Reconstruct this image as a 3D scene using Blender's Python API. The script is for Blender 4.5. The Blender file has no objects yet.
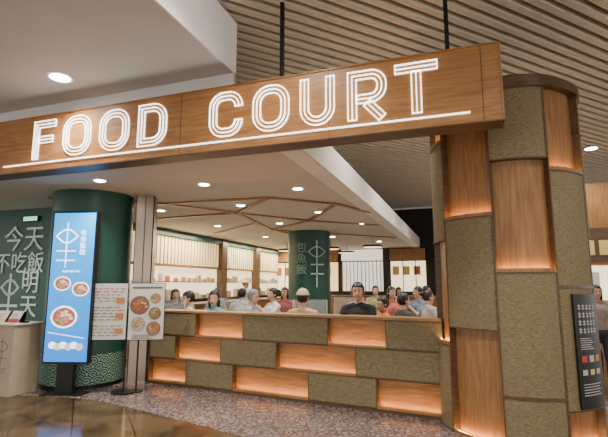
import bpy, bmesh, math, random
from mathutils import Vector, Matrix
random.seed(4)
C = bpy.context.scene.collection

# ---------------------------------------------------------------- materials
def nt(name):
    m = bpy.data.materials.new(name); m.use_nodes = True
    t = m.node_tree; b = t.nodes['Principled BSDF']
    return m, t, b
def plain(name, col, rough=.6, metal=0, emit=0, ecol=None, noise=0.0, nscale=8):
    m, t, b = nt(name)
    b.inputs['Base Color'].default_value = (*col, 1)
    b.inputs['Roughness'].default_value = rough
    b.inputs['Metallic'].default_value = metal
    if emit:
        b.inputs['Emission Color'].default_value = (*(ecol or col), 1)
        b.inputs['Emission Strength'].default_value = emit
    if noise:
        n = t.nodes.new('ShaderNodeTexNoise'); n.inputs['Scale'].default_value = nscale
        tc = t.nodes.new('ShaderNodeTexCoord'); t.links.new(tc.outputs['Object'], n.inputs['Vector'])
        r = t.nodes.new('ShaderNodeValToRGB')
        r.color_ramp.elements[0].position = .3; r.color_ramp.elements[1].position = .7
        r.color_ramp.elements[0].color = (*[c*(1-noise) for c in col], 1)
        r.color_ramp.elements[1].color = (*[min(1, c*(1+noise)) for c in col], 1)
        t.links.new(n.outputs['Fac'], r.inputs['Fac']); t.links.new(r.outputs['Color'], b.inputs['Base Color'])
    return m
def wood(name, c1, c2, scale=(1, 20, 20), rough=.4):
    m, t, b = nt(name)
    tc = t.nodes.new('ShaderNodeTexCoord'); mp = t.nodes.new('ShaderNodeMapping')
    mp.inputs['Scale'].default_value = scale
    n = t.nodes.new('ShaderNodeTexNoise'); n.inputs['Scale'].default_value = 2.2; n.inputs['Detail'].default_value = 8
    n.inputs['Distortion'].default_value = .6
    r = t.nodes.new('ShaderNodeValToRGB')
    r.color_ramp.elements[0].position = .35; r.color_ramp.elements[1].position = .68
    r.color_ramp.elements[0].color = (*c1, 1); r.color_ramp.elements[1].color = (*c2, 1)
    t.links.new(tc.outputs['Object'], mp.inputs['Vector']); t.links.new(mp.outputs['Vector'], n.inputs['Vector'])
    t.links.new(n.outputs['Fac'], r.inputs['Fac']); t.links.new(r.outputs['Color'], b.inputs['Base Color'])
    b.inputs['Roughness'].default_value = rough
    return m
def fabric(name, c1, c2):
    m, t, b = nt(name)
    tc = t.nodes.new('ShaderNodeTexCoord')
    mp = t.nodes.new('ShaderNodeMapping'); mp.inputs['Scale'].default_value = (30, 30, 130)
    t.links.new(tc.outputs['Object'], mp.inputs['Vector'])
    n = t.nodes.new('ShaderNodeTexNoise'); n.inputs['Scale'].default_value = 1.0; n.inputs['Detail'].default_value = 3
    t.links.new(mp.outputs[0], n.inputs['Vector'])
    r = t.nodes.new('ShaderNodeValToRGB'); r.color_ramp.elements[0].position = .25; r.color_ramp.elements[1].position = .75
    r.color_ramp.elements[0].color = (*c1, 1); r.color_ramp.elements[1].color = (*c2, 1)
    t.links.new(n.outputs['Fac'], r.inputs['Fac']); t.links.new(r.outputs['Color'], b.inputs['Base Color'])
    bp = t.nodes.new('ShaderNodeBump'); bp.inputs['Strength'].default_value = .25; bp.inputs['Distance'].default_value = .008
    t.links.new(n.outputs['Fac'], bp.inputs['Height']); t.links.new(bp.outputs['Normal'], b.inputs['Normal'])
    b.inputs['Roughness'].default_value = .85
    return m

M_signwood = wood('sign_wood', (.27, .115, .035), (.42, .20, .07), (1.2, 20, 14), .35)
M_wood = wood('veneer_wood', (.23, .105, .036), (.37, .19, .07), (14, 14, 1.2), .4)
M_woodh = wood('veneer_wood_horizontal', (.26, .125, .045), (.42, .22, .08), (1.5, 14, 14), .4)
M_trim = wood('dark_trim_wood', (.07, .035, .015), (.13, .07, .032), (2, 14, 14), .4)
M_fab = fabric('olive_woven_fabric', (.12, .092, .045), (.30, .24, .13))
M_white = plain('white_paint', (.84, .82, .79), .7, noise=.03, nscale=2)
M_inner = plain('inner_ceiling_paint', (.62, .59, .53), .8, noise=.03, nscale=2)
M_grey = plain('ceiling_grey_paint', (.64, .62, .59), .8, noise=.04, nscale=1.5)
M_slat = wood('ceiling_slat_wood', (.70, .63, .50), (.80, .73, .60), (1, 10, 10), .6)
M_dark = plain('black_void_paint', (.03, .028, .025), .9)
M_black = plain('black_metal', (.015, .015, .016), .35, .5)
M_green = plain('dark_green_paint', (.012, .07, .052), .45, noise=.15, nscale=3)
M_mint = plain('mint_paint', (.50, .72, .62), .6)
M_steel = plain('brushed_bronze_steel', (.40, .33, .27), .3, .85)
M_neon = plain('sign_led_white', (1, .98, .95), .4, emit=3.0)
M_led = plain('warm_led_strip', (1, .62, .28), .4, emit=42, ecol=(1, .52, .18))
M_lamp = plain('downlight_glass', (1, .95, .85), .3, emit=30, ecol=(1, .95, .88))
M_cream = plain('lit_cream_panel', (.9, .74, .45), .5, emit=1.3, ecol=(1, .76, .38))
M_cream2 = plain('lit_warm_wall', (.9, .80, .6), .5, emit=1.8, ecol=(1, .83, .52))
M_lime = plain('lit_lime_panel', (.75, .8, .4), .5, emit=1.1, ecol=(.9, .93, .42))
M_paper = plain('paper_white', (.78, .76, .72), .6)
M_ink = plain('printed_ink', (.16, .14, .13), .6)
M_red = plain('red_print', (.50, .06, .04), .6)
M_orange = plain('orange_print', (.65, .25, .07), .6)
M_yellow = plain('yellow_print', (.75, .58, .2), .6)
M_card = plain('kraft_board', (.42, .35, .25), .75, noise=.06, nscale=6)
M_screenwhite = plain('screen_white', (.9, .95, 1), .3, emit=2.2)
M_bowl = plain('screen_bowl_red', (.45, .1, .06), .3, emit=.5, ecol=(.65, .2, .15))
M_table = plain('table_laminate', (.45, .33, .2), .35)
M_seat = plain('stool_seat', (.18, .1, .05), .5)

m, t, b = nt('screen_blue_gradient'); M_blue = m
tc = t.nodes.new('ShaderNodeTexCoord'); sp = t.nodes.new('ShaderNodeSeparateXYZ'); r = t.nodes.new('ShaderNodeValToRGB')
mr = t.nodes.new('ShaderNodeMapRange'); mr.inputs['From Min'].default_value = -1.1; mr.inputs['From Max'].default_value = 1.1
r.color_ramp.elements[0].color = (.003, .20, .72, 1); r.color_ramp.elements[1].color = (.01, .38, .88, 1)
t.links.new(tc.outputs['Object'], sp.inputs[0]); t.links.new(sp.outputs['Z'], mr.inputs['Value'])
t.links.new(mr.outputs[0], r.inputs['Fac']); t.links.new(r.outputs[0], b.inputs['Emission Color'])
t.links.new(r.outputs[0], b.inputs['Base Color']); b.inputs['Emission Strength'].default_value = 1.5; b.inputs['Roughness'].default_value = .35

m, t, b = nt('clear_acrylic'); M_acr = m
b.inputs['Alpha'].default_value = .12; b.inputs['Roughness'].default_value = .1; b.inputs['Base Color'].default_value = (.85, .9, .9, 1)

m, t, b = nt('green_scallop_pattern'); M_scal = m
def mth(op, a=None, bb=None, c=None):
    n = t.nodes.new('ShaderNodeMath'); n.operation = op
    for i, v in enumerate((a, bb, c)):
        if v is None: continue
        if isinstance(v, (int, float)): n.inputs[i].default_value = v
        else: t.links.new(v, n.inputs[i])
    return n.outputs[0]
tc = t.nodes.new('ShaderNodeTexCoord'); sp = t.nodes.new('ShaderNodeSeparateXYZ'); t.links.new(tc.outputs['Object'], sp.inputs[0])
ang = mth('ARCTAN2', sp.outputs['Y'], sp.outputs['X'])
rowf = mth('DIVIDE', sp.outputs['Z'], .10); row = mth('FLOOR', rowf)
uu = mth('ADD', mth('MULTIPLY', ang, 24/(2*math.pi)), mth('MULTIPLY', row, .5))
fu = mth('SUBTRACT', mth('FRACT', uu), .5); fv = mth('MULTIPLY', mth('FRACT', rowf), .62)
d = mth('SQRT', mth('ADD', mth('MULTIPLY', fu, fu), mth('MULTIPLY', fv, fv)))
s = mth('SINE', mth('MULTIPLY', d, 30.0)); g = mth('GREATER_THAN', s, .55)
low = mth('LESS_THAN', sp.outputs['Z'], .50)
fac = mth('MULTIPLY', g, low)
mx = t.nodes.new('ShaderNodeMix'); mx.data_type = 'RGBA'
mx.inputs['A'].default_value = (.012, .07, .052, 1); mx.inputs['B'].default_value = (.34, .55, .42, 1)
t.links.new(fac, mx.inputs['Factor']); t.links.new(mx.outputs['Result'], b.inputs['Base Color']); b.inputs['Roughness'].default_value = .4

m, t, b = nt('brown_marble_tile'); M_floor = m
tc = t.nodes.new('ShaderNodeTexCoord'); mp = t.nodes.new('ShaderNodeMapping'); mp.inputs['Rotation'].default_value = (0, 0, math.radians(64))
t.links.new(tc.outputs['Object'], mp.inputs['Vector'])
n = t.nodes.new('ShaderNodeTexNoise'); n.inputs['Scale'].default_value = 1.6; n.inputs['Detail'].default_value = 10; n.inputs['Distortion'].default_value = 1.6
t.links.new(mp.outputs[0], n.inputs['Vector'])
r = t.nodes.new('ShaderNodeValToRGB'); r.color_ramp.elements[0].position = .3; r.color_ramp.elements[1].position = .72
r.color_ramp.elements[0].color = (.03, .018, .010, 1); r.color_ramp.elements[1].color = (.18, .115, .06, 1)
t.links.new(n.outputs['Fac'], r.inputs['Fac'])
br = t.nodes.new('ShaderNodeTexBrick'); br.inputs['Scale'].default_value = 1; br.inputs['Brick Width'].default_value = .9; br.inputs['Row Height'].default_value = .6
br.inputs['Mortar Size'].default_value = .006; br.inputs['Mortar'].default_value = (.015, .01, .008, 1)
t.links.new(mp.outputs[0], br.inputs['Vector']); t.links.new(r.outputs[0], br.inputs['Color1'])
dk = t.nodes.new('ShaderNodeMix'); dk.data_type = 'RGBA'; dk.inputs['Factor'].default_value = .35; dk.inputs['B'].default_value = (.03, .018, .01, 1)
t.links.new(r.outputs[0], dk.inputs['A']); t.links.new(dk.outputs['Result'], br.inputs['Color2'])
t.links.new(br.outputs['Color'], b.inputs['Base Color']); b.inputs['Roughness'].default_value = .13

m, t, b = nt('pebble_pattern_floor'); M_peb = m
tc = t.nodes.new('ShaderNodeTexCoord')
v = t.nodes.new('ShaderNodeTexVoronoi'); v.inputs['Scale'].default_value = 15; t.links.new(tc.outputs['Object'], v.inputs['Vector'])
v2 = t.nodes.new('ShaderNodeTexVoronoi'); v2.feature = 'DISTANCE_TO_EDGE'; v2.inputs['Scale'].default_value = 15; t.links.new(tc.outputs['Object'], v2.inputs['Vector'])
sc = t.nodes.new('ShaderNodeSeparateColor'); t.links.new(v.outputs['Color'], sc.inputs[0])
r = t.nodes.new('ShaderNodeValToRGB'); r.color_ramp.interpolation = 'CONSTANT'
e = r.color_ramp.elements; e[0].color = (.20, .155, .145, 1); e[1].position = .78; e[1].color = (.32, .275, .255, 1)
x = e.new(.25); x.color = (.235, .185, .175, 1); x = e.new(.5); x.color = (.27, .22, .205, 1)
t.links.new(sc.outputs[0], r.inputs['Fac'])
gt = t.nodes.new('ShaderNodeMath'); gt.operation = 'LESS_THAN'; gt.inputs[1].default_value = .10; t.links.new(v2.outputs['Distance'], gt.inputs[0])
mx = t.nodes.new('ShaderNodeMix'); mx.data_type = 'RGBA'; mx.inputs['B'].default_value = (.12, .08, .08, 1)
t.links.new(gt.outputs[0], mx.inputs['Factor']); t.links.new(r.outputs[0], mx.inputs['A']); t.links.new(mx.outputs['Result'], b.inputs['Base Color'])
b.inputs['Roughness'].default_value = .2

# ---------------------------------------------------------------- builders
class MB:
    def __init__(s): s.v = []; s.f = []; s.m = []; s.mats = []; s.sm = []
    def mi(s, mat):
        if mat not in s.mats: s.mats.append(mat)
        return s.mats.index(mat)
    def add(s, vs, fs, mat, smooth=False):
        o = len(s.v); s.v += [tuple(p) for p in vs]; k = s.mi(mat)
        for f in fs: s.f.append([o+i for i in f]); s.m.append(k); s.sm.append(smooth)
    def box(s, x0, x1, y0, y1, z0, z1, mat):
        vs = [(x, y, z) for z in (z0, z1) for y in (y0, y1) for x in (x0, x1)]
        s.add(vs, [(0, 2, 3, 1), (4, 5, 7, 6), (0, 1, 5, 4), (2, 6, 7, 3), (0, 4, 6, 2), (1, 3, 7, 5)], mat)
    def prism(s, poly, z0, z1, mat):
        n = len(poly)
        vs = [(x, y, z0) for x, y in poly]+[(x, y, z1) for x, y in poly]
        fs = [list(range(n))[::-1], list(range(n, 2*n))]+[(i, (i+1) % n, n+(i+1) % n, n+i) for i in range(n)]
        s.add(vs, fs, mat)
    def cyl(s, cx, cy, z0, z1, r0, mat, r1=None, n=32, smooth=True):
        r1 = r0 if r1 is None else r1
        vs = [(cx+r0*math.cos(2*math.pi*i/n), cy+r0*math.sin(2*math.pi*i/n), z0) for i in range(n)]
        vs += [(cx+r1*math.cos(2*math.pi*i/n), cy+r1*math.sin(2*math.pi*i/n), z1) for i in range(n)]
        s.add(vs, [(i, (i+1) % n, n+(i+1) % n, n+i) for i in range(n)], mat, smooth)
        s.add(vs[:n], [list(range(n))[::-1]], mat); s.add(vs[n:], [list(range(n))], mat)
    def rod(s, p0, p1, r, mat, n=8):
        p0, p1 = Vector(p0), Vector(p1); d = (p1-p0).normalized()
        a = d.orthogonal().normalized(); bb = d.cross(a)
        vs = [p+r*(a*math.cos(2*math.pi*i/n)+bb*math.sin(2*math.pi*i/n)) for p in (p0, p1) for i in range(n)]
        s.add(vs, [(i, (i+1) % n, n+(i+1) % n, n+i) for i in range(n)]+[list(range(n))[::-1], list(range(n, 2*n))], mat, True)
    def arcbox(s, r0, r1, a0, a1, z0, z1, mat, n=10):
        vs = []
        for i in range(n+1):
            a = a0+(a1-a0)*i/n; c, q = math.cos(a), math.sin(a)
            vs += [(r0*c, r0*q, z0), (r1*c, r1*q, z0), (r1*c, r1*q, z1), (r0*c, r0*q, z1)]
        fs = []
        for i in range(n):
            o = 4*i
            fs += [(o+1, o+5, o+6, o+2), (o, o+3, o+7, o+4), (o, o+4, o+5, o+1), (o+3, o+2, o+6, o+7)]
        fs += [(0, 1, 2, 3), (4*n+3, 4*n+2, 4*n+1, 4*n)]
        s.add(vs, fs, mat)
    def disc_v(s, cx, y, cz, rx, rz, mat, n=28):
        vs = [(cx+rx*math.cos(2*math.pi*i/n), y, cz+rz*math.sin(2*math.pi*i/n)) for i in range(n)]
        s.add(vs, [list(range(n))], mat)
    def line_v(s, pts, w, y, mat, depth=.012, closed=False):
        if closed: pts = pts+[pts[0]]
        for (x0, z0), (x1, z1) in zip(pts, pts[1:]):
            d = Vector((x1-x0, z1-z0)); L = d.length
            if L < 1e-6: continue
            d /= L; nn = Vector((-d.y, d.x))*w/2; e = d*w*.35
            q = [Vector((x0, z0))-e-nn, Vector((x1, z1))+e-nn, Vector((x1, z1))+e+nn, Vector((x0, z0))-e+nn]
            vs = [(p.x, y-depth, p.y) for p in q]+[(p.x, y, p.y) for p in q]
            s.add(vs, [(0, 1, 2, 3), (4, 7, 6, 5), (0, 4, 5, 1), (1, 5, 6, 2), (2, 6, 7, 3), (3, 7, 4, 0)], mat)
    def obj(s, name, loc=(0, 0, 0), rz=0, parent=None):
        me = bpy.data.meshes.new(name); me.from_pydata(s.v, [], s.f)
        for mt in s.mats: me.materials.append(mt)
        me.polygons.foreach_set('material_index', s.m); me.polygons.foreach_set('use_smooth', s.sm)
        me.update()
        bm = bmesh.new(); bm.from_mesh(me); bmesh.ops.recalc_face_normals(bm, faces=bm.faces[:]); bm.to_mesh(me); bm.free()
        o = bpy.data.objects.new(name, me); C.objects.link(o); o.location = loc; o.rotation_euler = (0, 0, rz)
        if parent: o.parent = parent
        return o
def empty(name, loc=(0, 0, 0), rz=0):
    e = bpy.data.objects.new(name, None); C.objects.link(e); e.location = loc; e.rotation_euler = (0, 0, rz); e.empty_display_size = .1
    return e
def text(name, s, size, loc, mat, parent, rz=0, align='CENTER', ext=.002):
    cu = bpy.data.curves.new(name, 'FONT'); cu.body = s; cu.size = size; cu.extrude = ext; cu.align_x = align; cu.align_y = 'CENTER'
    cu.materials.append(mat)
    o = bpy.data.objects.new(name, cu); C.objects.link(o); o.location = loc; o.rotation_euler = (math.pi/2, 0, rz); o.parent = parent
    return o

AS = math.radians(-19.27); AW = math.radians(-26.57)

# ---------------------------------------------------------------- floor
mb = MB(); mb.box(-14, 16, -6, 24, -.1, 0, M_floor); mb.obj('floor')
mb = MB()
poly = [(-12, 8.6), (-6, 6.95), (-4.33, 6.72), (-3.4, 6.6), (-2.78, 6.38), (-2.2, 6.02), (-1.16, 5.3), (-.56, 4.88), (.1, 4.35), (1.0, 3.9), (2.2, 3.8), (3.1, 4.3), (3.7, 5.1), (4.1, 6.5),
        (6, 14), (5, 23), (-12, 23)]
mb.prism(poly, 0, .004, M_peb); mb.obj('floor_pebble_inlay')

# ---------------------------------------------------------------- ceilings
mb = MB()
mb.box(-14, 16, -6, 24, 5.05, 5.1, M_dark); mb.obj('ceiling_void')
mb = MB(); ad = math.atan2(.47, .88)
k = -13.0
while k < 22:
    mb.box(-15, 24, k, k+.09, -.05, .05, M_slat); k += .17
o = mb.obj('ceiling_slats', (0, 0, 4.72), ad)
def xo(y): return -1.3+.353*(y-3.6)
def ysign(x, off=0): return 3.8+(1.76-x)*.35+off
mb = MB()
p = [(xo(-4), -4), (xo(4.95), 4.95), (-12, ysign(-12, .30)), (-12, -4)]
mb.prism(p, 4.0, 4.62, M_grey)
q = [(xo(-4)+.005, -4), (xo(4.95)+.005, 4.95), (xo(4.95)+.03, 4.95), (xo(-4)+.03, -4)]
mb.prism(q, 3.985, 4.62, M_white)
mb.obj('ceiling_outer')
mb = MB()
mb.prism([(xo(4.95), 4.95), (-12, ysign(-12, .30)), (-12, ysign(-12, .45)), (xo(4.95), 5.1)], 3.05, 4.6, M_grey); mb.obj('wall_bulkhead')
E0 = (-.06, 4.78); E1 = (-.06+.353*15.2, 4.78+15.2)
mb = MB(); mb.prism([E0, E1, (-12, 22), (-12, ysign(-12, .31))], 3.05, 3.4, M_inner)
mb.prism([(E0[0]+.004, E0[1]), (E1[0]+.004, E1[1]), (E1[0]+.03, E1[1]), (E0[0]+.03, E0[1])], 3.04, 3.42, M_white)
mb.prism([(E0[0]-.25, E0[1]), (E1[0]-.25, E1[1]), (E1[0], E1[1]), (E0[0], E0[1])], 3.035, 3.05, M_white)
mb.obj('ceiling_inner')
mb = MB()
def strip(pts, w=.08, z0=3.02, z1=3.049):
    for (x0, y0), (x1, y1) in zip(pts, pts[1:]):
        d = Vector((x1-x0, y1-y0)).normalized(); n_ = Vector((-d.y, d.x))*w/2
        mb.prism([(x0-n_.x, y0-n_.y), (x1-n_.x, y1-n_.y), (x1+n_.x, y1+n_.y), (x0+n_.x, y0+n_.y)], z0, z1, M_wood)
strip([(-4.4, 7.6), (-2.6, 8.2), (-1.4, 9.3), (-.9, 12.2), (.6, 15)], .11)
strip([(-2.6, 8.2), (-.6, 7.6), (.6, 8.2), (1.35, 9.2)])
strip([(-.9, 12.2), (.1, 10.4), (.6, 8.2)]); strip([(.1, 10.4), (1.85, 11.2)]); strip([(-3.8, 10.3), (-1.4, 9.3), (.1, 10.4)], .11)
strip([(-1.15, 10.8), (-2.6, 13)]); strip([(-.6, 7.6), (-1.4, 9.3)]); strip([(-.9, 12.2), (1.6, 13.5), (2.9, 14.2)])
mb.obj('trim_ceiling_branches')

def downlight(x, y, z, r=.09, power=60, spot=True, ang=130):
    e = empty('recessed_downlight', (x, y, z))
    m_ = MB(); m_.cyl(0, 0, -.012, 0, r*1.35, M_white, n=24); m_.cyl(0, 0, -.018, -.0125, r, M_lamp, n=24)
    m_.obj('lamp_disc', parent=e)
    if spot:
        l = bpy.data.lights.new('downlight_beam', 'SPOT'); l.energy = power; l.spot_size = math.radians(ang); l.spot_blend = .8
        l.shadow_soft_size = r; l.color = (1, .93, .82)
        lo = bpy.data.objects.new('beam', l); C.objects.link(lo); lo.location = (0, 0, -.05); lo.parent = e
downlight(-.47, 3.45, 4.64, .15, 330)
downlight(-2.90, 5.05, 4.0, .11, 260)
downlight(-4.2, 2.8, 4.0, .12, 300); downlight(-2.6, 1.2, 4.0, .12, 260)
downlight(1.6, 1.6, 4.64, .12, 330); downlight(3.3, 2.6, 4.64, .12, 260); downlight(0.2, .6, 4.64, .12, 260)
for (x, y) in [(-2.95, 6.35), (-1.5, 6.6), (-.1, 6.9), (-2.9, 9.0), (-1.2, 8.4), (.3, 9.2), (-2.2, 11.4), (-.6, 10.9), (1.4, 11.0), (-1.2, 14), (.9, 14), (2.6, 15.5), (-5.5, 7.4)]:
    downlight(x, y, 3.05, .075, 150)
for (x, y) in [(1.35, 6.3), (2.4, 8.9), (3.4, 10.5), (4.6, 13), (3.6, 6.5), (6.5, 8), (6.6, 10)]:
    downlight(x, y, 4.66, .12, 290)

# ---------------------------------------------------------------- SIGN
SE = empty('food_court_sign', (1.76, 3.8, 3.0), AS)
mb = MB(); L = 7.4; T = .22; H = .72
mb.box(-L, 0, 0, T, 0, H, M_signwood)
mb.box(-L, .012, -.012, T+.01, -.012, .0, M_trim)
mb.box(-L, .012, -.012, T+.01, H, H+.012, M_signwood)
mb.box(0, .012, -.012, T+.01, 0, H, M_signwood)
for sx in (-1.6, -3.35, -5.0): mb.box(sx-.003, sx+.003, -.002, 0, 0, H, M_trim)
mb.box(-.16, -.153, -.003, 0, 0, H, M_trim)
mb.obj('sign_board', parent=SE)
mb = MB()
for s_ in (.44, 2.157):
    mb.box(-s_-.02, -s_+.02, T/2-.02, T/2+.02, H+.012, 1.66, M_black)
    mb.box(-s_-.06, -s_+.06, T/2-.06, T/2+.06, H+.012, H+.03, M_black)
mb.obj('hanger_rods', parent=SE)
def dedupe(pts):
    out = []
    for p_ in pts:
        if not out or (Vector(p_)-Vector(out[-1])).length > .004: out.append(p_)
    if len(out) > 2 and (Vector(out[0])-Vector(out[-1])).length < .004: out.pop()
    return out
def offset(pts, d, closed):
    n = len(pts); out = []
    for i in range(n):
        P = Vector(pts[i])
        a = Vector(pts[i-1]) if (i > 0 or closed) else None
        bb = Vector(pts[(i+1) % n]) if (i < n-1 or closed) else None
        ns = []
        if a is not None: q = (P-a).normalized(); ns.append(Vector((-q.y, q.x)))
        if bb is not None: q = (bb-P).normalized(); ns.append(Vector((-q.y, q.x)))
        nn = sum(ns, Vector((0, 0))); nn.normalize()
        c = max(.35, nn.dot(ns[0])); out.append(tuple(P+nn*d/c))
    return out
def arc(cx, cz, r, a0, a1, n=8, rz=None):
    return [(cx+r*math.cos(math.radians(a0+(a1-a0)*i/n)), cz+(rz or r)*math.sin(math.radians(a0+(a1-a0)*i/n))) for i in range(n+1)]
w = .043; HL = .50
def letter(ch, W_):
    l, r_, b_, t_ = w, W_-w, w, HL-w; R = min(.145, (r_-l)/2-.003)
    if ch == 'O':
        return [(arc(r_-R, t_-R, R, 0, 90)+arc(l+R, t_-R, R, 90, 180)+arc(l+R, b_+R, R, 180, 270)+arc(r_-R, b_+R, R, 270, 360), True)]
    if ch == 'C':
        R = .125
        return [([(r_, HL*.655)]+arc(r_-R, t_-R, R, 2, 90)+arc(l+R, t_-R, R, 90, 180)+arc(l+R, b_+R, R, 180, 270)+arc(r_-R, b_+R, R, 270, 358)+[(r_, HL*.345)], False)]
    if ch == 'D':
        return [([(l, b_)]+arc(r_-R, b_+R, R, 270, 360)+arc(r_-R, t_-R, R, 0, 90)+[(l, t_)], True)]
    if ch == 'U':
        return [([(l, HL)]+arc(l+R, b_+R, R, 180, 270)+arc(r_-R, b_+R, R, 270, 360)+[(r_, HL)], False)]
    if ch == 'F':
        return [([(W_, t_), (l, t_), (l, 0)], False), ([(l+w, HL*.5), (W_*.9, HL*.5)], False)]
    if ch == 'T':
        return [([(0, t_), (W_, t_)], False), ([(W_/2, t_-w), (W_/2, 0)], False)]
    if ch == 'R':
        R2 = .11; mid = HL*.42
        return [([(l, 0), (l, t_)]+arc(r_-R2, t_-R2, R2, 90, 0)+arc(r_-R2, mid+R2, R2, 0, -90)+[(l+w, mid)], False), ([(W_*.5, mid-w), (r_, 0)], False)]
SL = [('F', 5.58, 5.22), ('O', 5.08, 4.64), ('O', 4.50, 4.07), ('D', 3.93, 3.54), ('C', 2.97, 2.57), ('O', 2.44, 2.03), ('U', 1.90, 1.54), ('R', 1.40, 1.02), ('T', .93, .54)]
mb = MB(); lw = .0105
for ch, s0, s1 in SL:
    for pts, cl in letter(ch, s0-s1):
        pts = dedupe(pts)
        A_ = offset(pts, w, cl); B_ = offset(pts, -w, cl)
        f = lambda P: [(-s0+x, .15+z) for x, z in P]
        mb.line_v(f(A_), lw, 0, M_neon, .015, cl); mb.line_v(f(B_), lw, 0, M_neon, .015, cl)
        mb.line_v(f(pts), lw*.9, 0, M_neon, .015, cl)
        if not cl:
            mb.line_v(f([A_[0], B_[0]]), lw, 0, M_neon, .015); mb.line_v(f([A_[-1], B_[-1]]), lw, 0, M_neon, .015)
mb.box(-6.08, -.27, -.015, 0, .088, .102, M_neon)
mb.obj('sign_letters', parent=SE)

# ---------------------------------------------------------------- LOW WALL
LE = empty('low_partition_wall', (1.50, 5.51, 0), AW)
mb = MB(); WL = 4.45
mb.box(-WL, .15, .08, .26, 0, 1.12, M_woodh)
mb.box(-WL-.02, .15, -.03, .29, 1.12, 1.15, M_woodh)
mb.box(-WL, .15, .0, .08, 0, .045, M_trim)
mb.box(-WL+.05, .0, .262, .50, .85, .88, M_table)
for xx in (-4.2, -3.2, -2.2, -1.2, -.3): mb.box(xx, xx+.03, .262, .45, .70, .85, M_black)
rows = [(.765, 1.12, [(0, .54, 0), (.54, 1.32, 1), (1.32, 2.67, 0), (2.67, 3.53, 1), (3.53, 4.45, 0)]),
        (.405, .765, [(0, .94, 0), (.94, 2.10, 1), (2.10, 3.06, 0), (3.06, 3.92, 1), (3.92, 4.45, 0)]),
        (.045, .405, [(0, .67, 1), (.67, 1.61, 0), (1.61, 2.82, 1), (2.82, 3.70, 0), (3.70, 4.45, 1)])]
for z0, z1, pl in rows:
    for a, b_, lit in pl:
        x0, x1 = -b_, -a
        if x1 == 0: x1 = .15
        if not lit:
            mb.box(x0+.012, x1-.012, -.012, .078, z0+.014, z1-.014, M_fab)
            mb.box(x0, x1, 0, .08, z1-.012, z1, M_trim); mb.box(x0, x1, 0, .08, z0, z0+.012, M_trim)
            mb.box(x0, x0+.011, -.012, .08, z0+.012, z1-.012, M_trim); mb.box(x1-.011, x1, -.012, .08, z0+.012, z1-.012, M_trim)
        else:
            mb.box(x0, x1, -.012, .08, z0, z0+.014, M_woodh)
            mb.box(x0, x1, -.012, -.002, z0+.014, z0+.03, M_woodh)
            mb.box(x0, x1, 0, .08, z1-.012, z1, M_trim)
            mb.box(x0+.02, x1-.02, .004, .018, z0+.015, z0+.024, M_led)
mb.box(-WL-.02, -WL, -.02, .27, 0, 1.12, M_trim)
mb.obj('partition_panels', parent=LE)

# ---------------------------------------------------------------- PANELLED COLUMN
PC = (2.40, 5.3); PR = .83
face = math.atan2(-PC[1], PC[0]*-1)
CE = empty('panelled_round_column', (PC[0], PC[1], 0), 0)
mb = MB(); HT = 3.62
mb.cyl(0, 0, 0, HT, PR-.07, M_wood, n=72)
mb.cyl(0, 0, HT, HT+.10, PR+.02, M_trim, n=72)
mb.cyl(0, 0, HT+.10, HT+.16, PR-.05, M_trim, n=72)
def A(deg): return face+math.radians(deg)
strips = [(-90, -50, [0, .9, 2.05, 3.2, HT], 'FWFW'), (-50, -9, [0, 1.09, 2.27, HT], 'WFW'), (-9, 31, [0, .47, 1.68, 2.84, HT], 'FFWF'),
          (31, 70, [0, .35, 1.53, 2.72, HT], 'WFFW'), (70, 110, [0, .9, 2.05, 3.2, HT], 'FWFF'), (110, 150, [0, 1.1, 2.3, HT], 'WFW'),
          (150, 190, [0, .47, 1.68, 2.84, HT], 'FWFF'), (190, 230, [0, 1.1, 2.3, HT], 'WFW'), (230, 270, [0, .47, 1.68, 2.84, HT], 'FFWF')]
for a0, a1, zs, ks in strips:
    for (z0, z1), kk in zip(zip(zs, zs[1:]), ks):
        t0, t1 = A(a0), A(a1); ea = .014
        if kk == 'F':
            mb.arcbox(PR-.072, PR, t0+ea, t1-ea, z0+.016, z1-.016, M_fab)
            mb.arcbox(PR-.072, PR+.006, t0, t0+ea, z0, z1, M_trim, 2); mb.arcbox(PR-.072, PR+.006, t1-ea, t1, z0, z1, M_trim, 2)
            mb.arcbox(PR-.072, PR+.006, t0, t1, z0, z0+.016, M_trim); mb.arcbox(PR-.072, PR+.006, t0, t1, z1-.016, z1, M_trim)
        else:
            mb.arcbox(PR-.072, PR+.006, t0, t1, z0, z0+.016, M_wood)
            mb.arcbox(PR-.012, PR+.006, t0, t1, z0+.016, z0+.035, M_wood)
            mb.arcbox(PR-.072, PR+.006, t0, t0+ea, z0, z1, M_trim, 2)
            mb.arcbox(PR-.035, PR-.018, t0+.03, t1-.03, z0+.017, z0+.027, M_led)
mb.obj('column_panels', parent=CE)
mb = MB()
pa0, pa1 = A(40), A(66)
mb.arcbox(PR+.012, PR+.03, pa0, pa1, .38, 1.46, M_black)
def patch(f0, f1, z0, z1, mat):
    mb.arcbox(PR+.03, PR+.034, pa0+(pa1-pa0)*f0, pa0+(pa1-pa0)*f1, z0, z1, mat, 4)
M_pw = plain('poster_white_print', (.5, .48, .45), .6)
for i in range(4):
    zz = 1.36-i*.075
    f = .12
    while f < .8:
        patch(f, f+.09, zz-.045, zz-.036, M_pw); patch(f, f+.09, zz-.02, zz-.012, M_pw); patch(f+.03, f+.05, zz-.055, zz, M_pw); f += .14
for i in range(6): patch(.12, .5+.06*(i % 3), 1.03-.02*i, 1.036-.02*i, M_pw)
for i, mt in enumerate([M_red, M_pw, M_orange]): patch(.12+.27*i, .30+.27*i, .81, .87, mt)
for i, mt in enumerate([M_pw, M_yellow, M_pw]): patch(.12+.27*i, .28+.27*i, .69, .74, mt)
for i in range(5): patch(.12, .8-.07*(i % 2), .60-.025*i, .607-.025*i, M_pw)
mb.obj('poster_panel', parent=CE)

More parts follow.
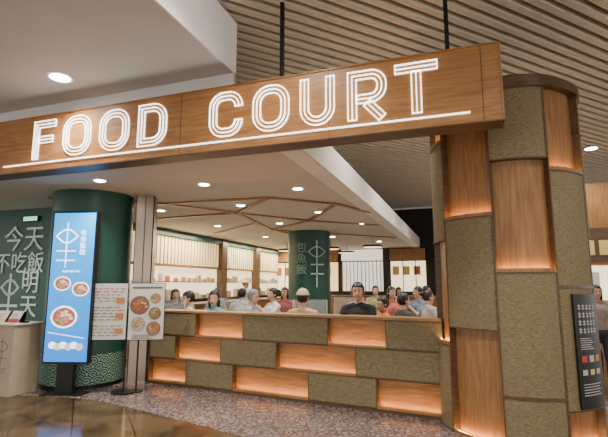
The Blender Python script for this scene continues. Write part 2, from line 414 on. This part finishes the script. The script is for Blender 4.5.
# ---------------------------------------------------------------- GREEN COLUMN + steel post
mb = MB(); mb.cyl(0, 0, 0, 3.05, .63, M_scal, n=64); mb.cyl(0, 0, 0, .06, .642, M_black, n=64)
mb.obj('green_round_column', (-3.58, 7.58, 0))
mb = MB(); mb.box(-.17, .12, -.14, .14, 0, 3.05, M_steel); mb.box(.105, .125, -.15, -.14, 0, 3.05, M_black)
mb.box(-.03, -.015, -.145, -.14, 0, 3.05, M_trim); mb.box(-.175, -.165, -.15, -.14, 0, 3.05, M_black)
mb.obj('steel_clad_post', (-2.68, 7.66, 0), math.radians(8))
def fish(mb_, cx, cz, s, y, mat, w_=.02):
    top = [(cx+s*(-.45+.9*i/12), cz+s*.28*math.sin(math.pi*i/12)) for i in range(13)]
    bot = [(cx+s*(-.45+.9*i/12), cz-s*.28*math.sin(math.pi*i/12)) for i in range(13)]
    mb_.line_v(top, w_, y, mat, .004); mb_.line_v(bot, w_, y, mat, .004)
GE = empty('green_pillar', (.15, 12.9, 0), 0)
mb = MB(); mb.cyl(0, 0, 0, 3.05, .6, M_green, n=48); mb.obj('pillar_shaft', parent=GE)
mb = MB()
fish(mb, .2, 2.45, .5, -.60, M_mint, .035)
mb.line_v([(.2, 2.75), (.2, 1.5)], .035, -.60, M_mint, .02); mb.line_v([(.05, 2.1), (.38, 2.1)], .035, -.60, M_mint, .02); mb.line_v([(.05, 1.85), (.38, 1.85)], .035, -.60, M_mint, .02)
mb.obj('pillar_fish_logo', parent=GE)
text('pillar_text', '包\n魚\n飯', .30, (-.22, -.61, 2.25), plain('dim_mint_paint', (.25, .42, .35)), GE)

# ---------------------------------------------------------------- hoarding wall left
mb = MB(); mb.box(-7, 1.3, 0, .15, 0, 3.05, M_green)
HW = mb.obj('wall_left_hoarding', (-5.2, 8.75, 0), AS)
HT_ = empty('hoarding_lettering', (-5.2, 8.75, 0), AS)
M_glyph = plain('hoarding_glyph_paint', (.66, .80, .74), .6)
text('line_1', '今天', .54, (-.34, -.012, 2.42), M_glyph, HT_, ext=.01)
text('line_2', '不吃飯', .44, (-.42, -.012, 1.95), M_glyph, HT_, ext=.01)
text('line_3', '明\n天', .46, (-.08, -.012, 1.35), M_glyph, HT_, ext=.01)
mb = MB(); fish(mb, -.62, 1.5, .5, 0, M_glyph, .05); mb.line_v([(-.62, 1.75), (-.62, .9)], .05, 0, M_glyph, .004); mb.line_v([(-.85, 1.15), (-.4, 1.15)], .05, 0, M_glyph, .004)
mb.obj('hoarding_fish', parent=HT_)
X = empty('exit_sign', (-5.2, 8.75, 0), AS)
mb = MB(); mb.box(-.35, .0, -.06, 0, 2.80, 2.88, plain('exit_sign_green', (.1, .5, .3), .4, emit=1.5, ecol=(.3, .9, .6))); mb.box(-.37, .02, -.05, 0, 2.79, 2.89, M_black); mb.obj('exit_box', parent=X)

# ---------------------------------------------------------------- digital display
DE = empty('digital_display_screen', (-3.43, 6.68, 1.55), math.radians(-3))
mb = MB(); mb.box(-.34, .34, 0, .10, -1.12, 1.10, M_black); mb.box(-.12, .12, .10, .22, -.4, .4, M_black)
mb.box(-.12, .12, .02, .1, -1.55, -1.12, M_black)
mb.box(-.30, .30, -.06, .2, -1.55, -1.53, M_black)
mb.box(-.318, .318, -.004, 0, -1.09, 1.07, M_blue)
mb.obj('display_body', parent=DE)
mb = MB(); y_ = -.005
fish(mb, -.1, .72, .36, y_, M_screenwhite, .018)
mb.line_v([(-.1, .92), (-.1, .26)], .018, y_, M_screenwhite, .002); mb.line_v([(-.24, .5), (.04, .5)], .018, y_, M_screenwhite, .002); mb.line_v([(-.24, .36), (.04, .36)], .018, y_, M_screenwhite, .002)
M_food = [plain('food_%d' % i, c, .4, emit=.8, ecol=c) for i, c in enumerate([(.75, .25, .2), (.9, .7, .5), (.3, .45, .15), (.95, .85, .7), (.6, .2, .12)])]
for (cx, cz, r_) in [(-.12, .02, .13), (.16, -.06, .13), (-.06, -.46, .2)]:
    mb.disc_v(cx, y_-.001, cz, r_, r_*.8, M_screenwhite); mb.disc_v(cx, y_-.002, cz, r_*.85, r_*.66, M_bowl)
    for i in range(16):
        a = i*2.4; q_ = .62*math.sqrt((i+.5)/16); mb.disc_v(cx+r_*q_*math.cos(a), y_-.003-.0002*i, cz+r_*q_*.78*math.sin(a), r_*.17, r_*.10, M_food[i % 5], 8)
for i in range(6): mb.disc_v(-.2+.08*i, y_-.001-.0003*i, -.86-.02*(i % 2), .06, .05, M_food[3] if i % 2 else M_screenwhite, 14)
mb.line_v([(-.28, -.68), (.26, -.76)], .01, y_, M_screenwhite, .002)
mb.obj('display_graphics', parent=DE)
text('display_text', '有\n魚\n飯\n館', .095, (.15, -.008, .62), M_screenwhite, DE)
text('display_text_small', 'fresh fish rice', .05, (0, -.008, .2), M_screenwhite, DE)

# ---------------------------------------------------------------- menu stand
ME = empty('menu_stand', (-2.62, 6.82, 0), math.radians(6))
mb = MB(); mb.cyl(0, 0, 0, .025, .17, M_black); mb.cyl(0, 0, .025, 1.2, .014, M_black, n=12); mb.cyl(.16, .06, .025, 1.0, .012, M_black, n=12); mb.cyl(.16, .06, 0, .02, .1, M_black)
mb.box(-.53, -.01, -.03, -.015, .76, 1.57, M_paper); mb.box(-.54, 0, -.014, 0, .75, 1.58, M_black)
for i in range(16):
    zz = 1.50-i*.045
    f = -.49
    if i in (5, 11): continue
    while f < -.1:
        d_ = random.uniform(.03, .11); mb.box(f, min(-.04, f+d_), -.033, -.0301, zz-.010, zz, M_red if i in (0, 6, 12) else M_ink); f += d_+.03
for i in range(3): mb.box(-.16, -.05, -.035, -.0332, 1.28-.22*i, 1.36-.22*i, M_orange)
mb.obj('menu_board', parent=ME)
mb = MB(); mb.box(0, .50, -.012, 0, -.40, .42, M_paper); mb.box(-.01, .51, 0, .012, -.41, .43, M_black)
fm = [plain('dish_%d' % i, c, .6) for i, c in enumerate([(.35, .10, .05), (.5, .28, .12), (.25, .22, .08), (.62, .5, .35), (.5, .18, .1)])]
for i, (cx, cz, rr) in enumerate([(.15, .10, .14), (.37, .2, .08), (.37, -.02, .09), (.14, -.17, .10), (.36, -.24, .1)]):
    y0 = -.0125-.002*i
    mb.disc_v(cx, y0, cz, rr, rr, M_card if i % 2 else M_ink); mb.disc_v(cx, y0-.0003, cz, rr*.85, rr*.85, fm[i % 5])
    for j in range(14):
        a = j*2.4; q_ = rr*.7*math.sqrt((j+.5)/14); mb.disc_v(cx+q_*math.cos(a), y0-.0005-.00005*j, cz+q_*math.sin(a), rr*.17, rr*.12, fm[(i+j) % 5], 8)
mb.line_v([(.05, .36), (.45, .36)], .03, -.012, M_ink, .002)
for i in range(4): mb.line_v([(.06, -.33-.018*i), (.3+.05*(i % 2), -.33-.018*i)], .007, -.012, M_ink, .002)
o = mb.obj('menu_poster', (.02, -.01, 1.15), math.radians(6), parent=ME)

# ---------------------------------------------------------------- podium
PE = empty('reception_podium', (-4.34, 6.88, 0), AS)
mb = MB(); mb.box(-.55, .30, -.22, .22, 0, .98, M_card); mb.box(-.58, .33, -.25, .25, .98, 1.0, M_paper)
for xx in (-.10,): mb.box(xx-.004, xx+.004, -.224, -.22, 0, .98, M_trim)
fish(mb, .1, .68, .26, -.22, M_ink, .012); mb.line_v([(.1, .8), (.1, .42)], .012, -.22, M_ink, .003); mb.line_v([(.0, .52), (.2, .52)], .012, -.22, M_ink, .003)
for i in range(3): mb.line_v([(.0, .38-.03*i), (.2, .38-.03*i)], .01, -.22, M_ink, .003)
mb.obj('podium_body', parent=PE)
BE = empty('brochure_holder', (-4.45, 6.90, 1.0), AS)
mb = MB()
for i in range(3):
    mb.add([(-.4+i*.27, -.12, .0), (-.18+i*.27, -.12, .0), (-.18+i*.27, -.02, .17), (-.4+i*.27, -.02, .17)], [(0, 1, 2, 3)], M_paper)
    mb.add([(-.39+i*.27, -.123, .01), (-.19+i*.27, -.123, .01), (-.19+i*.27, -.09, .06), (-.39+i*.27, -.09, .06)], [(0, 1, 2, 3)], M_red if i != 1 else M_yellow)
    for j in range(3): mb.box(-.37+i*.27, -.22+i*.27, -.11+.015*j*1.2, -.105+.015*j*1.2, .085+.02*j, .09+.02*j, M_ink)
mb.box(-.42, .38, -.02, .06, 0, .02, M_black); mb.box(-.42, .38, -.016, -.006, .02, .16, M_black)
mb.obj('brochures', parent=BE)

# ---------------------------------------------------------------- inner left wall with kitchens
KA = math.atan2(.944, .33)
mb = MB(); mb.box(-2.3, 8.9, .01, .2, 0, 3.03, M_dark); mb.obj('wall_left', (-4.1, 11.5, 0), KA)
KE = empty('kitchen_shopfront', (-4.1, 11.5, 0), KA)
mb = MB()
M_beige = plain('beige_appliance', (.5, .4, .28), .5); M_soft = plain('soft_grey', (.45, .42, .38), .5)
def bay(x0, x1, m_up, m_lo):
    mb.box(x0, x1, -.10, 0, 2.12, 2.86, m_up)
    xx = x0
    while xx < x1-.02: mb.box(xx, xx+.02, -.13, -.10, 2.12, 2.86, M_card); xx += .16
    mb.box(x0, x1, -.14, 0, 2.05, 2.12, M_woodh)
    mb.box(x0, x1, -.05, 0, 1.15, 2.05, m_lo)
    mb.box(x0+.1, x1-.1, -.2, -.05, 1.62, 1.65, M_woodh)
    xx = x0+.1
    while xx < x1-.35:
        ww = random.uniform(.12, .3); hh = random.uniform(.08, .3); mb.box(xx, xx+ww, -.2, -.06, 1.15, 1.15+hh, random.choice([M_steel, M_beige, M_soft, M_card])); xx += ww+random.uniform(.1, .4)
    xx = x0+.2
    while xx < x1-.3:
        mb.box(xx, xx+.12, -.16, -.07, 1.65, 1.65+random.uniform(.08, .2), random.choice([M_paper, M_beige, M_orange, M_soft])); xx += random.uniform(.18, .4)
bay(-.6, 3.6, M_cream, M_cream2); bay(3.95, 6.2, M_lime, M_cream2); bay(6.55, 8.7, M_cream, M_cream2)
for x_ in (3.6, 6.2): mb.box(x_, x_+.35, -.25, 0, 0, 3.03, M_trim)
mb.box(-2, 8.7, -.22, 0, 2.88, 3.03, M_green)
mb.box(-2, 8.3, -.95, -.3, 0, 1.02, M_woodh); mb.box(-2, 8.3, -1.0, -.28, 1.02, 1.06, M_steel)
mb.box(-2, -.6, -.05, 0, 0, 2.87, M_green)
mb.obj('kitchen_bays', parent=KE)
for xx in (1.4, 5, 7.6):
    l = bpy.data.lights.new('counter_light', 'AREA'); l.energy = 80; l.size = 2.0; l.size_y = .15; l.shape = 'RECTANGLE'; l.color = (1, .82, .58)
    lo = bpy.data.objects.new('counter_light', l); C.objects.link(lo); lo.parent = KE; lo.location = (xx, -.5, 2.98)

mb = MB(); mb.box(-.3, 18, .01, .2, 0, 4.62, M_dark); mb.obj('wall_back', (-1.2, 20.1, 0), AS)
SE2 = empty('food_stall_row', (-1.2, 20.1, 0), AS)
mb = MB()
mb.box(.6, 16, -.6, -.05, 0, 1.1, M_woodh); mb.box(.6, 16, -.65, 0, 1.1, 1.14, M_steel)
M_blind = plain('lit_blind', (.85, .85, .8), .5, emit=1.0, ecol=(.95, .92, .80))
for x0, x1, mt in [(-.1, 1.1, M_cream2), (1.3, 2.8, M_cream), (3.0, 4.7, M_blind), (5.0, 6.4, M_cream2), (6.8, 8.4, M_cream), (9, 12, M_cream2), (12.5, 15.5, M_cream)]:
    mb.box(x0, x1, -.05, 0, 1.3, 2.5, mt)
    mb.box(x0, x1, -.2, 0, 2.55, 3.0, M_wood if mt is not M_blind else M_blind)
    xx = x0
    while xx < x1-.04: mb.box(xx, xx+.03, -.09, -.05, 1.3, 2.5, M_beige if mt is M_blind else M_black); xx += .16 if mt is M_blind else .5
    if mt is not M_blind:
        xx = x0+.1
        while xx < x1-.3: mb.box(xx, xx+.26, -.08, -.052, 1.95, 2.3, random.choice([M_orange, M_paper, M_beige, M_yellow, M_wood])); xx += .42
mb.obj('stall_fronts', parent=SE2)

RE = empty('corner_shopfront', (5.6, 11.2, 0), AS)
mb = MB(); mb.box(-.6, 6, 0, .2, 0, 4.0, M_wood); mb.box(-.6, 6, -.05, 0, 2.1, 2.9, M_trim)
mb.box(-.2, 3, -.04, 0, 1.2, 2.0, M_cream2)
for i in range(8): mb.box(-.1+.4*i, .2+.4*i, -.07, -.05, 2.25, 2.6, random.choice([M_yellow, M_cream, M_paper, M_beige]))
for i in range(6): mb.box(.0+.4*i, .25+.4*i, -.06, -.041, 1.3, 1.85, random.choice([M_beige, M_cream, M_paper, M_trim]))
mb.box(-.6, 6, -.5, 0, 0, 1.0, M_woodh)
mb.obj('shopfront_body', parent=RE)

for (x, y) in [(-.6, 16), (.9, 15.2), (2.2, 14.4), (1.6, 17)]:
    e = empty('pendant_lamp', (x, y, 2.75)); mb = MB()
    mb.cyl(0, 0, 0, .06, .32, M_black, .30, n=28); mb.cyl(0, 0, -.012, -.001, .29, M_cream2, n=28); mb.cyl(0, 0, .06, .3, .008, M_black, n=8)
    mb.obj('shade', parent=e)

# ---------------------------------------------------------------- tables / stools
def table(x, y, h=.80, rz=AS):
    e = empty('dining_table', (x, y, .004), rz); m_ = MB()
    m_.box(-.32, .32, -.22, .22, h-.03, h, M_table); m_.box(-.03, .03, -.03, .03, .03, h-.03, M_black); m_.box(-.2, .2, -.2, .2, 0, .03, M_black)
    m_.cyl(.1, -.05, h, h+.05, .05, M_paper, .08, n=16); m_.cyl(-.15, .05, h, h+.12, .03, M_red, .035, n=14)
    m_.obj('table_body', parent=e); return e
def stool(x, y, h, rz):
    e = empty('dining_stool', (x, y, .004), rz); m_ = MB()
    m_.cyl(0, 0, h-.05, h, .18, M_seat, n=24)
    for sx in (-1, 1):
        for sy in (-1, 1): m_.rod((sx*.1, sy*.1, h-.05), (sx*.16, sy*.16, 0), .014, M_black)
    m_.rod((-.14, -.14, .2), (.14, -.14, .2), .01, M_black); m_.rod((-.14, .14, .2), (.14, .14, .2), .01, M_black)
    m_.obj('stool_body', parent=e)

# ---------------------------------------------------------------- people
def blob(parts, voxel, smooth=2):
    bm = bmesh.new()
    for p in parts:
        if p[0] == 'e':
            _, c, r_ = p[:3]
            bmesh.ops.create_uvsphere(bm, u_segments=20, v_segments=14, radius=1, matrix=Matrix.Translation(c) @ Matrix.Diagonal((*r_, 1)))
        else:
            _, p0, r0, p1, r1 = p
            p0, p1 = Vector(p0), Vector(p1); d = p1-p0; L_ = d.length
            q = d.to_track_quat('Z', 'Y').to_matrix().to_4x4()
            bmesh.ops.create_cone(bm, cap_ends=True, segments=16, radius1=r0, radius2=r1, depth=L_, matrix=Matrix.Translation((p0+p1)/2) @ q)
            for P, R0 in ((p0, r0), (p1, r1)):
                bmesh.ops.create_uvsphere(bm, u_segments=16, v_segments=10, radius=R0, matrix=Matrix.Translation(P))
    me = bpy.data.meshes.new('tmp'); bm.to_mesh(me); bm.free()
    o = bpy.data.objects.new('tmp', me); C.objects.link(o)
    md = o.modifiers.new('r', 'REMESH'); md.mode = 'VOXEL'; md.voxel_size = voxel; md.use_smooth_shade = True
    sm = o.modifiers.new('s', 'SMOOTH'); sm.factor = .5; sm.iterations = smooth
    dg = bpy.context.evaluated_depsgraph_get(); dg.update()
    res = bpy.data.meshes.new_from_object(o.evaluated_get(dg)); res.polygons.foreach_set('use_smooth', [True]*len(res.polygons))
    bpy.data.objects.remove(o)
    res.materials.clear(); res.materials.append(None)
    return res
def arm(sgn, pose):
    sh = (sgn*.175, .005, .475)
    if pose == 'table': el = (sgn*.25, -.08, .25); wr = (sgn*.12, -.33, .235)
    elif pose == 'eat': el = (sgn*.24, -.20, .28); wr = (sgn*.07, -.28, .44)
    elif pose == 'phone': el = (sgn*.24, -.14, .26); wr = (sgn*.07, -.34, .33)
    else: el = (sgn*.24, .03, .22); wr = (sgn*.24, -.02, -.03)
    return sh, el, wr
def hand(wr, el, sgn):
    wr, el = Vector(wr), Vector(el); d = (wr-el).normalized()
    up = Vector((0, 0, 1)); side = d.cross(up).normalized() if abs(d.z) < .95 else Vector((0, 1, 0)); up = side.cross(d)
    parts = [('t', wr, .024, wr+d*.03, .026)]
    for k_ in (-1.2, -.4, .4, 1.2):
        base = wr+d*.075+side*.017*k_; parts.append(('t', wr+d*.02+side*.012*k_, .014, base, .012))
        ln = [.06, .075, .08, .068][int((k_+1.2)/.8+.5)]
        mid = base+d*ln*.5-up*.008; tip = mid+(d*.75-up*.6)*ln*.5
        parts += [('t', base, .0095, mid, .009), ('t', mid, .009, tip, .0075)]
    th = wr+d*.03-side*sgn*.03; t2 = th+(d*.6-side*sgn*.7)*.035; parts += [('t', wr+d*.015, .014, th, .012), ('t', th, .012, t2, .010), ('t', t2, .010, t2+d*.03, .008)]
    return parts
def lerp(a, b_, f): return tuple(Vector(a).lerp(Vector(b_), f))
meshes = {}
for pose in ('table', 'eat', 'phone', 'down'):
    sh = [('t', (0, .01, .10), .13, (0, 0, .38), .135), ('e', (-.06, 0, .12), (.10, .11, .12)), ('e', (.06, 0, .12), (.10, .11, .12)), ('e', (-.07, 0, .36), (.11, .11, .14)), ('e', (.07, 0, .36), (.11, .11, .14)),
          ('t', (-.15, .01, .485), .06, (0, .015, .525), .062), ('t', (.15, .01, .485), .06, (0, .015, .525), .062)]
    sk = []
    for sg in (-1, 1):
        S, E_, Wr = arm(sg, pose); cut = lerp(S, E_, .72)
        sh += [('t', S, .064, cut, .052)]
        sk += [('t', lerp(S, E_, .55), .042, E_, .038), ('t', E_, .038, Wr, .025)]+hand(Wr, E_, sg)
    meshes['shirt_'+pose] = blob(sh, .013, 4); meshes['arms_'+pose] = blob(sk, .0065, 1)
legs = [('e', (0, 0, .06), (.17, .13, .10))]; shoe = []
for sg in (-1, 1):
    legs += [('t', (sg*.09, 0, .06), .085, (sg*.12, -.42, .06), .06), ('t', (sg*.12, -.42, .06), .058, (sg*.12, -.38, -.38), .04)]
    shoe += [('t', (sg*.12, -.36, -.42), .04, (sg*.12, -.50, -.43), .035)]
meshes['legs_sit'] = blob(legs, .018, 3); meshes['shoe_sit'] = blob(shoe, .014, 1)
legs = [('e', (0, 0, .04), (.165, .12, .12))]; shoe = []
for sg in (-1, 1):
    legs += [('t', (sg*.085, 0, .0), .09, (sg*.10, -.01, -.43), .06), ('t', (sg*.10, -.01, -.43), .058, (sg*.10, .01, -.84), .04)]
    shoe += [('t', (sg*.10, .02, -.885), .04, (sg*.11, -.12, -.895), .034)]
meshes['legs_stand'] = blob(legs, .018, 3); meshes['shoe_stand'] = blob(shoe, .014, 1)
hd = [('e', (0, .012, .03), (.074, .094, .088)), ('e', (0, -.015, -.03), (.062, .070, .075)), ('t', (0, -.03, -.085), .034, (0, -.052, -.088), .028),
      ('t', (0, -.083, .004), .008, (0, -.100, -.026), .012), ('t', (-.012, -.088, -.03), .008, (.012, -.088, -.03), .008),
      ('e', (-.077, .012, -.008), (.010, .018, .028)), ('e', (.077, .012, -.008), (.010, .018, .028)), ('e', (0, -.078, -.060), (.024, .012, .009)),
      ('t', (0, .02, -.06), .05, (0, .028, -.19), .054)]
meshes['head'] = blob(hd, .0055, 2)
def hairmesh(kind):
    bm = bmesh.new()
    bmesh.ops.create_uvsphere(bm, u_segments=48, v_segments=36, radius=1)
    R = Vector((.086, .106, .104))
    for v_ in bm.verts:
        p = Vector((v_.co.x*R.x, v_.co.y*R.y+.018, v_.co.z*R.z+.028))
        f = max(0, min(1, (-p.y+.02)/.07)); f = f*f*(3-2*f)
        lw_ = -.075 if kind != 'long' else -.10
        lim = lw_+(.072-lw_)*f
        if p.z < lim:
            k = min(1, (lim-p.z)/.012); c = Vector((0, .01, .0)); p = c+(p-c)*(1-.35*k)
        p.z += .004*math.sin(p.x*180)*math.cos(p.y*120)
        v_.co = p
    if kind == 'long':
        bmesh.ops.create_uvsphere(bm, u_segments=24, v_segments=16, radius=1, matrix=Matrix.Translation((0, .06, -.08)) @ Matrix.Diagonal((.082, .05, .13, 1)))
        for s_ in (-1, 1): bmesh.ops.create_uvsphere(bm, u_segments=14, v_segments=10, radius=1, matrix=Matrix.Translation((s_*.072, .03, -.06)) @ Matrix.Diagonal((.018, .042, .11, 1)))
    if kind == 'bun': bmesh.ops.create_uvsphere(bm, u_segments=16, v_segments=12, radius=.04, matrix=Matrix.Translation((0, .125, .06)))
    me = bpy.data.meshes.new('hair_'+kind); bm.to_mesh(me); bm.free(); me.polygons.foreach_set('use_smooth', [True]*len(me.polygons)); me.materials.append(None)
    return me
for k_ in ('short', 'long', 'bun'): meshes['hair_'+k_] = hairmesh(k_)
bm = bmesh.new(); bmesh.ops.create_uvsphere(bm, u_segments=28, v_segments=20, radius=1, matrix=Matrix.Translation((0, .016, .045)) @ Matrix.Diagonal((.093, .114, .10, 1)))
bmesh.ops.delete(bm, geom=[v_ for v_ in bm.verts if v_.co.z < .045], context='VERTS')
bmesh.ops.create_cone(bm, cap_ends=True, segments=24, radius1=.07, radius2=.07, depth=.008, matrix=Matrix.Translation((0, -.11, .05)) @ Matrix.Rotation(.15, 4, 'X'))
me = bpy.data.meshes.new('cap'); bm.to_mesh(me); bm.free(); me.polygons.foreach_set('use_smooth', [True]*len(me.polygons)); me.materials.append(None); meshes['cap'] = me
mb = MB()
M_eyew = plain('eye_white', (.7, .68, .65), .3); M_eye = plain('eye_dark', (.01, .008, .006), .2); M_lip = plain('lip', (.35, .12, .1), .5)
def ell(mb_, c, r_, mat, n=10):
    bm = bmesh.new(); bmesh.ops.create_uvsphere(bm, u_segments=n, v_segments=8, radius=1, matrix=Matrix.Translation(c) @ Matrix.Diagonal((*r_, 1)))
    mb_.add([v_.co[:] for v_ in bm.verts], [[v_.index for v_ in f.verts] for f in bm.faces], mat, True); bm.free()
for s_ in (-1, 1):
    ell(mb, (s_*.030, -.076, .004), (.013, .008, .0065), M_eyew); ell(mb, (s_*.030, -.0835, .004), (.006, .003, .006), M_eye)
    ell(mb, (s_*.031, -.083, .026), (.017, .006, .0035), M_eye)
ell(mb, (0, -.088, -.058), (.022, .006, .005), M_lip)
tmp = mb.obj('facetmp'); meshes['face'] = tmp.data; bpy.data.objects.remove(tmp)

M_skin = [plain('skin_a', (.58, .34, .23), .5), plain('skin_b', (.47, .27, .18), .5)]
M_hair = plain('hair_black', (.012, .01, .009), .45); M_hairg = plain('hair_grey', (.22, .21, .20), .5)
M_trou = plain('trousers_dark', (.03, .035, .05), .8); M_shoe = plain('shoes', (.05, .045, .04), .6)
cmat = {}
def cloth(c):
    if c not in cmat: cmat[c] = plain('shirt_cloth_%d' % len(cmat), c, .85, noise=.12, nscale=20)
    return cmat[c]
def person(name, x, y, top, face_deg, shirt, pose='table', hair='short', hairmat=None, turn=0, stand=False, tilt=0, cap=None, sk=0, scale=1):
    seat = (top-.004) - .83*scale
    e = empty(name, (x, y, seat), math.radians(face_deg)); e.scale = (scale,)*3
    def put(key, nm, mat, loc=(0, 0, 0), rot=(0, 0, 0)):
        o = bpy.data.objects.new(nm, meshes[key]); C.objects.link(o); o.parent = e; o.location = loc; o.rotation_euler = rot
        if mat: o.material_slots[0].link = 'OBJECT'; o.material_slots[0].material = mat
        return o
    put('shirt_'+pose, 'shirt', cloth(shirt)); put('arms_'+pose, 'arms_and_hands', M_skin[sk])
    k_ = 'stand' if stand else 'sit'
    put('legs_'+k_, 'trousers', M_trou); put('shoe_'+k_, 'shoes', M_shoe)
    hl = (0, -.015, .70); hr = (math.radians(tilt), 0, math.radians(turn))
    put('head', 'head', M_skin[sk], hl, hr); put('face', 'face', None, hl, hr)
    put('hair_'+hair, 'hair', hairmat or M_hair, hl, hr)
    if cap: put('cap', 'cap', cloth(cap), hl, hr)
    if not stand: stool(x, y, seat-.035, 0)
    return e
person('seated_woman', -1.52, 7.76, 1.47, -35, (.03, .36, .42), 'eat', 'long', turn=30, tilt=5, scale=1.1)
person('seated_man', -2.08, 8.25, 1.45, -70, (.60, .60, .57), 'table', 'short', scale=1.08, tilt=12)
person('seated_woman', -2.62, 9.3, 1.48, 30, (.10, .10, .12), 'table', 'long', scale=1.06)
person('seated_man', -.93, 8.35, 1.48, 75, (.30, .32, .36), 'table', 'short', M_hairg, turn=-10, scale=1.1, tilt=10)
person('seated_woman', -.62, 9.2, 1.50, -60, (.65, .62, .58), 'eat', 'bun', scale=1.06)
person('seated_man', -.02, 7.25, 1.49, 165, (.48, .34, .20), 'table', 'short', cap=(.50, .40, .27), scale=1.1)
pm = person('seated_man', .80, 6.74, 1.60, -26, (.012, .013, .016), 'phone', 'short', turn=14, tilt=2, scale=1.14)
mbp = MB(); mbp.box(-.045, .045, -.5, -.49, .33, .47, M_black); mbp.box(-.041, .041, -.4895, -.489, .335, .465, M_screenwhite); mbp.obj('phone', parent=pm)
person('seated_child', 1.27, 7.35, 1.38, -70, (.80, .14, .03), 'table', 'short', scale=1.02, tilt=8)
person('seated_man', 1.74, 8.0, 1.42, 110, (.06, .07, .06), 'table', 'short', scale=1.1)
person('seated_woman', 1.80, 9.4, 1.53, 20, (.55, .14, .1), 'table', 'long', scale=1.06)
person('seated_man', 2.45, 9.8, 1.53, -70, (.15, .2, .3), 'eat', 'short', scale=1.06)
person('seated_woman', 2.36, 8.7, 1.46, 100, (.5, .48, .45), 'table', 'bun', scale=1.05)
person('seated_man', -1.35, 9.9, 1.49, 170, (.5, .5, .5), 'table', 'short', scale=1.06)
person('seated_woman', -.45, 10.6, 1.51, -10, (.35, .1, .1), 'table', 'long', scale=1.06)
person('seated_woman', 1.22, 10.3, 1.47, 150, (.7, .68, .62), 'table', 'long', scale=1.05)
person('seated_man', 1.85, 11.8, 1.54, -10, (.3, .3, .1), 'table', 'short', scale=1.06)
person('seated_woman', 3.2, 11.9, 1.54, 70, (.5, .3, .2), 'table', 'short')
person('seated_man', -2.3, 12.0, 1.48, 0, (.2, .2, .24), 'table', 'short')
person('seated_woman', 2.7, 13.0, 1.5, 15, (.6, .6, .6), 'eat', 'long')
person('standing_woman', 4.52, 7.05, 1.56, -20, (.30, .24, .2), 'down', 'long', stand=True, scale=.895)
person('seated_man', 5.9, 9.3, 1.45, -30, (.5, .5, .48), 'table', 'short', scale=1.05)
person('standing_man', -1.75, 13.6, 1.70, 70, (.8, .8, .78), 'down', 'short', stand=True, scale=.975, cap=(.8, .8, .78))
for (x, y) in [(-2.3, 7.85), (-1.35, 8.7), (.1, 7.78), (1.75, 7.25), (1.3, 9.9), (2.3, 8.3), (-1.3, 10.5), (.9, 9.2), (-2.9, 9.9), (2.3, 11.4)]:
    table(x, y)
for (x, y) in [(-1.35, 8.7), (.1, 7.78), (.9, 9.2), (-2.3, 7.85)]:
    e = empty('acrylic_divider', (x, y, .804), AS); mb = MB(); mb.box(-.3, .3, -.004, .004, .02, .5, M_acr); mb.box(-.3, -.27, -.06, .06, 0, .02, M_paper); mb.box(.27, .3, -.06, .06, 0, .02, M_paper)
    mb.box(-.305, -.3, -.006, .006, 0, .5, M_paper); mb.box(.3, .305, -.006, .006, 0, .5, M_paper); mb.obj('divider_sheet', parent=e)

# ---------------------------------------------------------------- world, camera
wd = bpy.data.worlds.new('W'); bpy.context.scene.world = wd; wd.use_nodes = True
bg = wd.node_tree.nodes['Background']; bg.inputs[0].default_value = (1, .95, .88, 1); bg.inputs[1].default_value = 1.9
cam = bpy.data.cameras.new('camera'); co = bpy.data.objects.new('camera', cam); C.objects.link(co)
cam.sensor_width = 36; cam.lens = 450/608*36; cam.clip_start = .05
co.location = (0, 0, 1.55); co.rotation_euler = (math.radians(90+8.4), 0, 0)
bpy.context.scene.camera = co
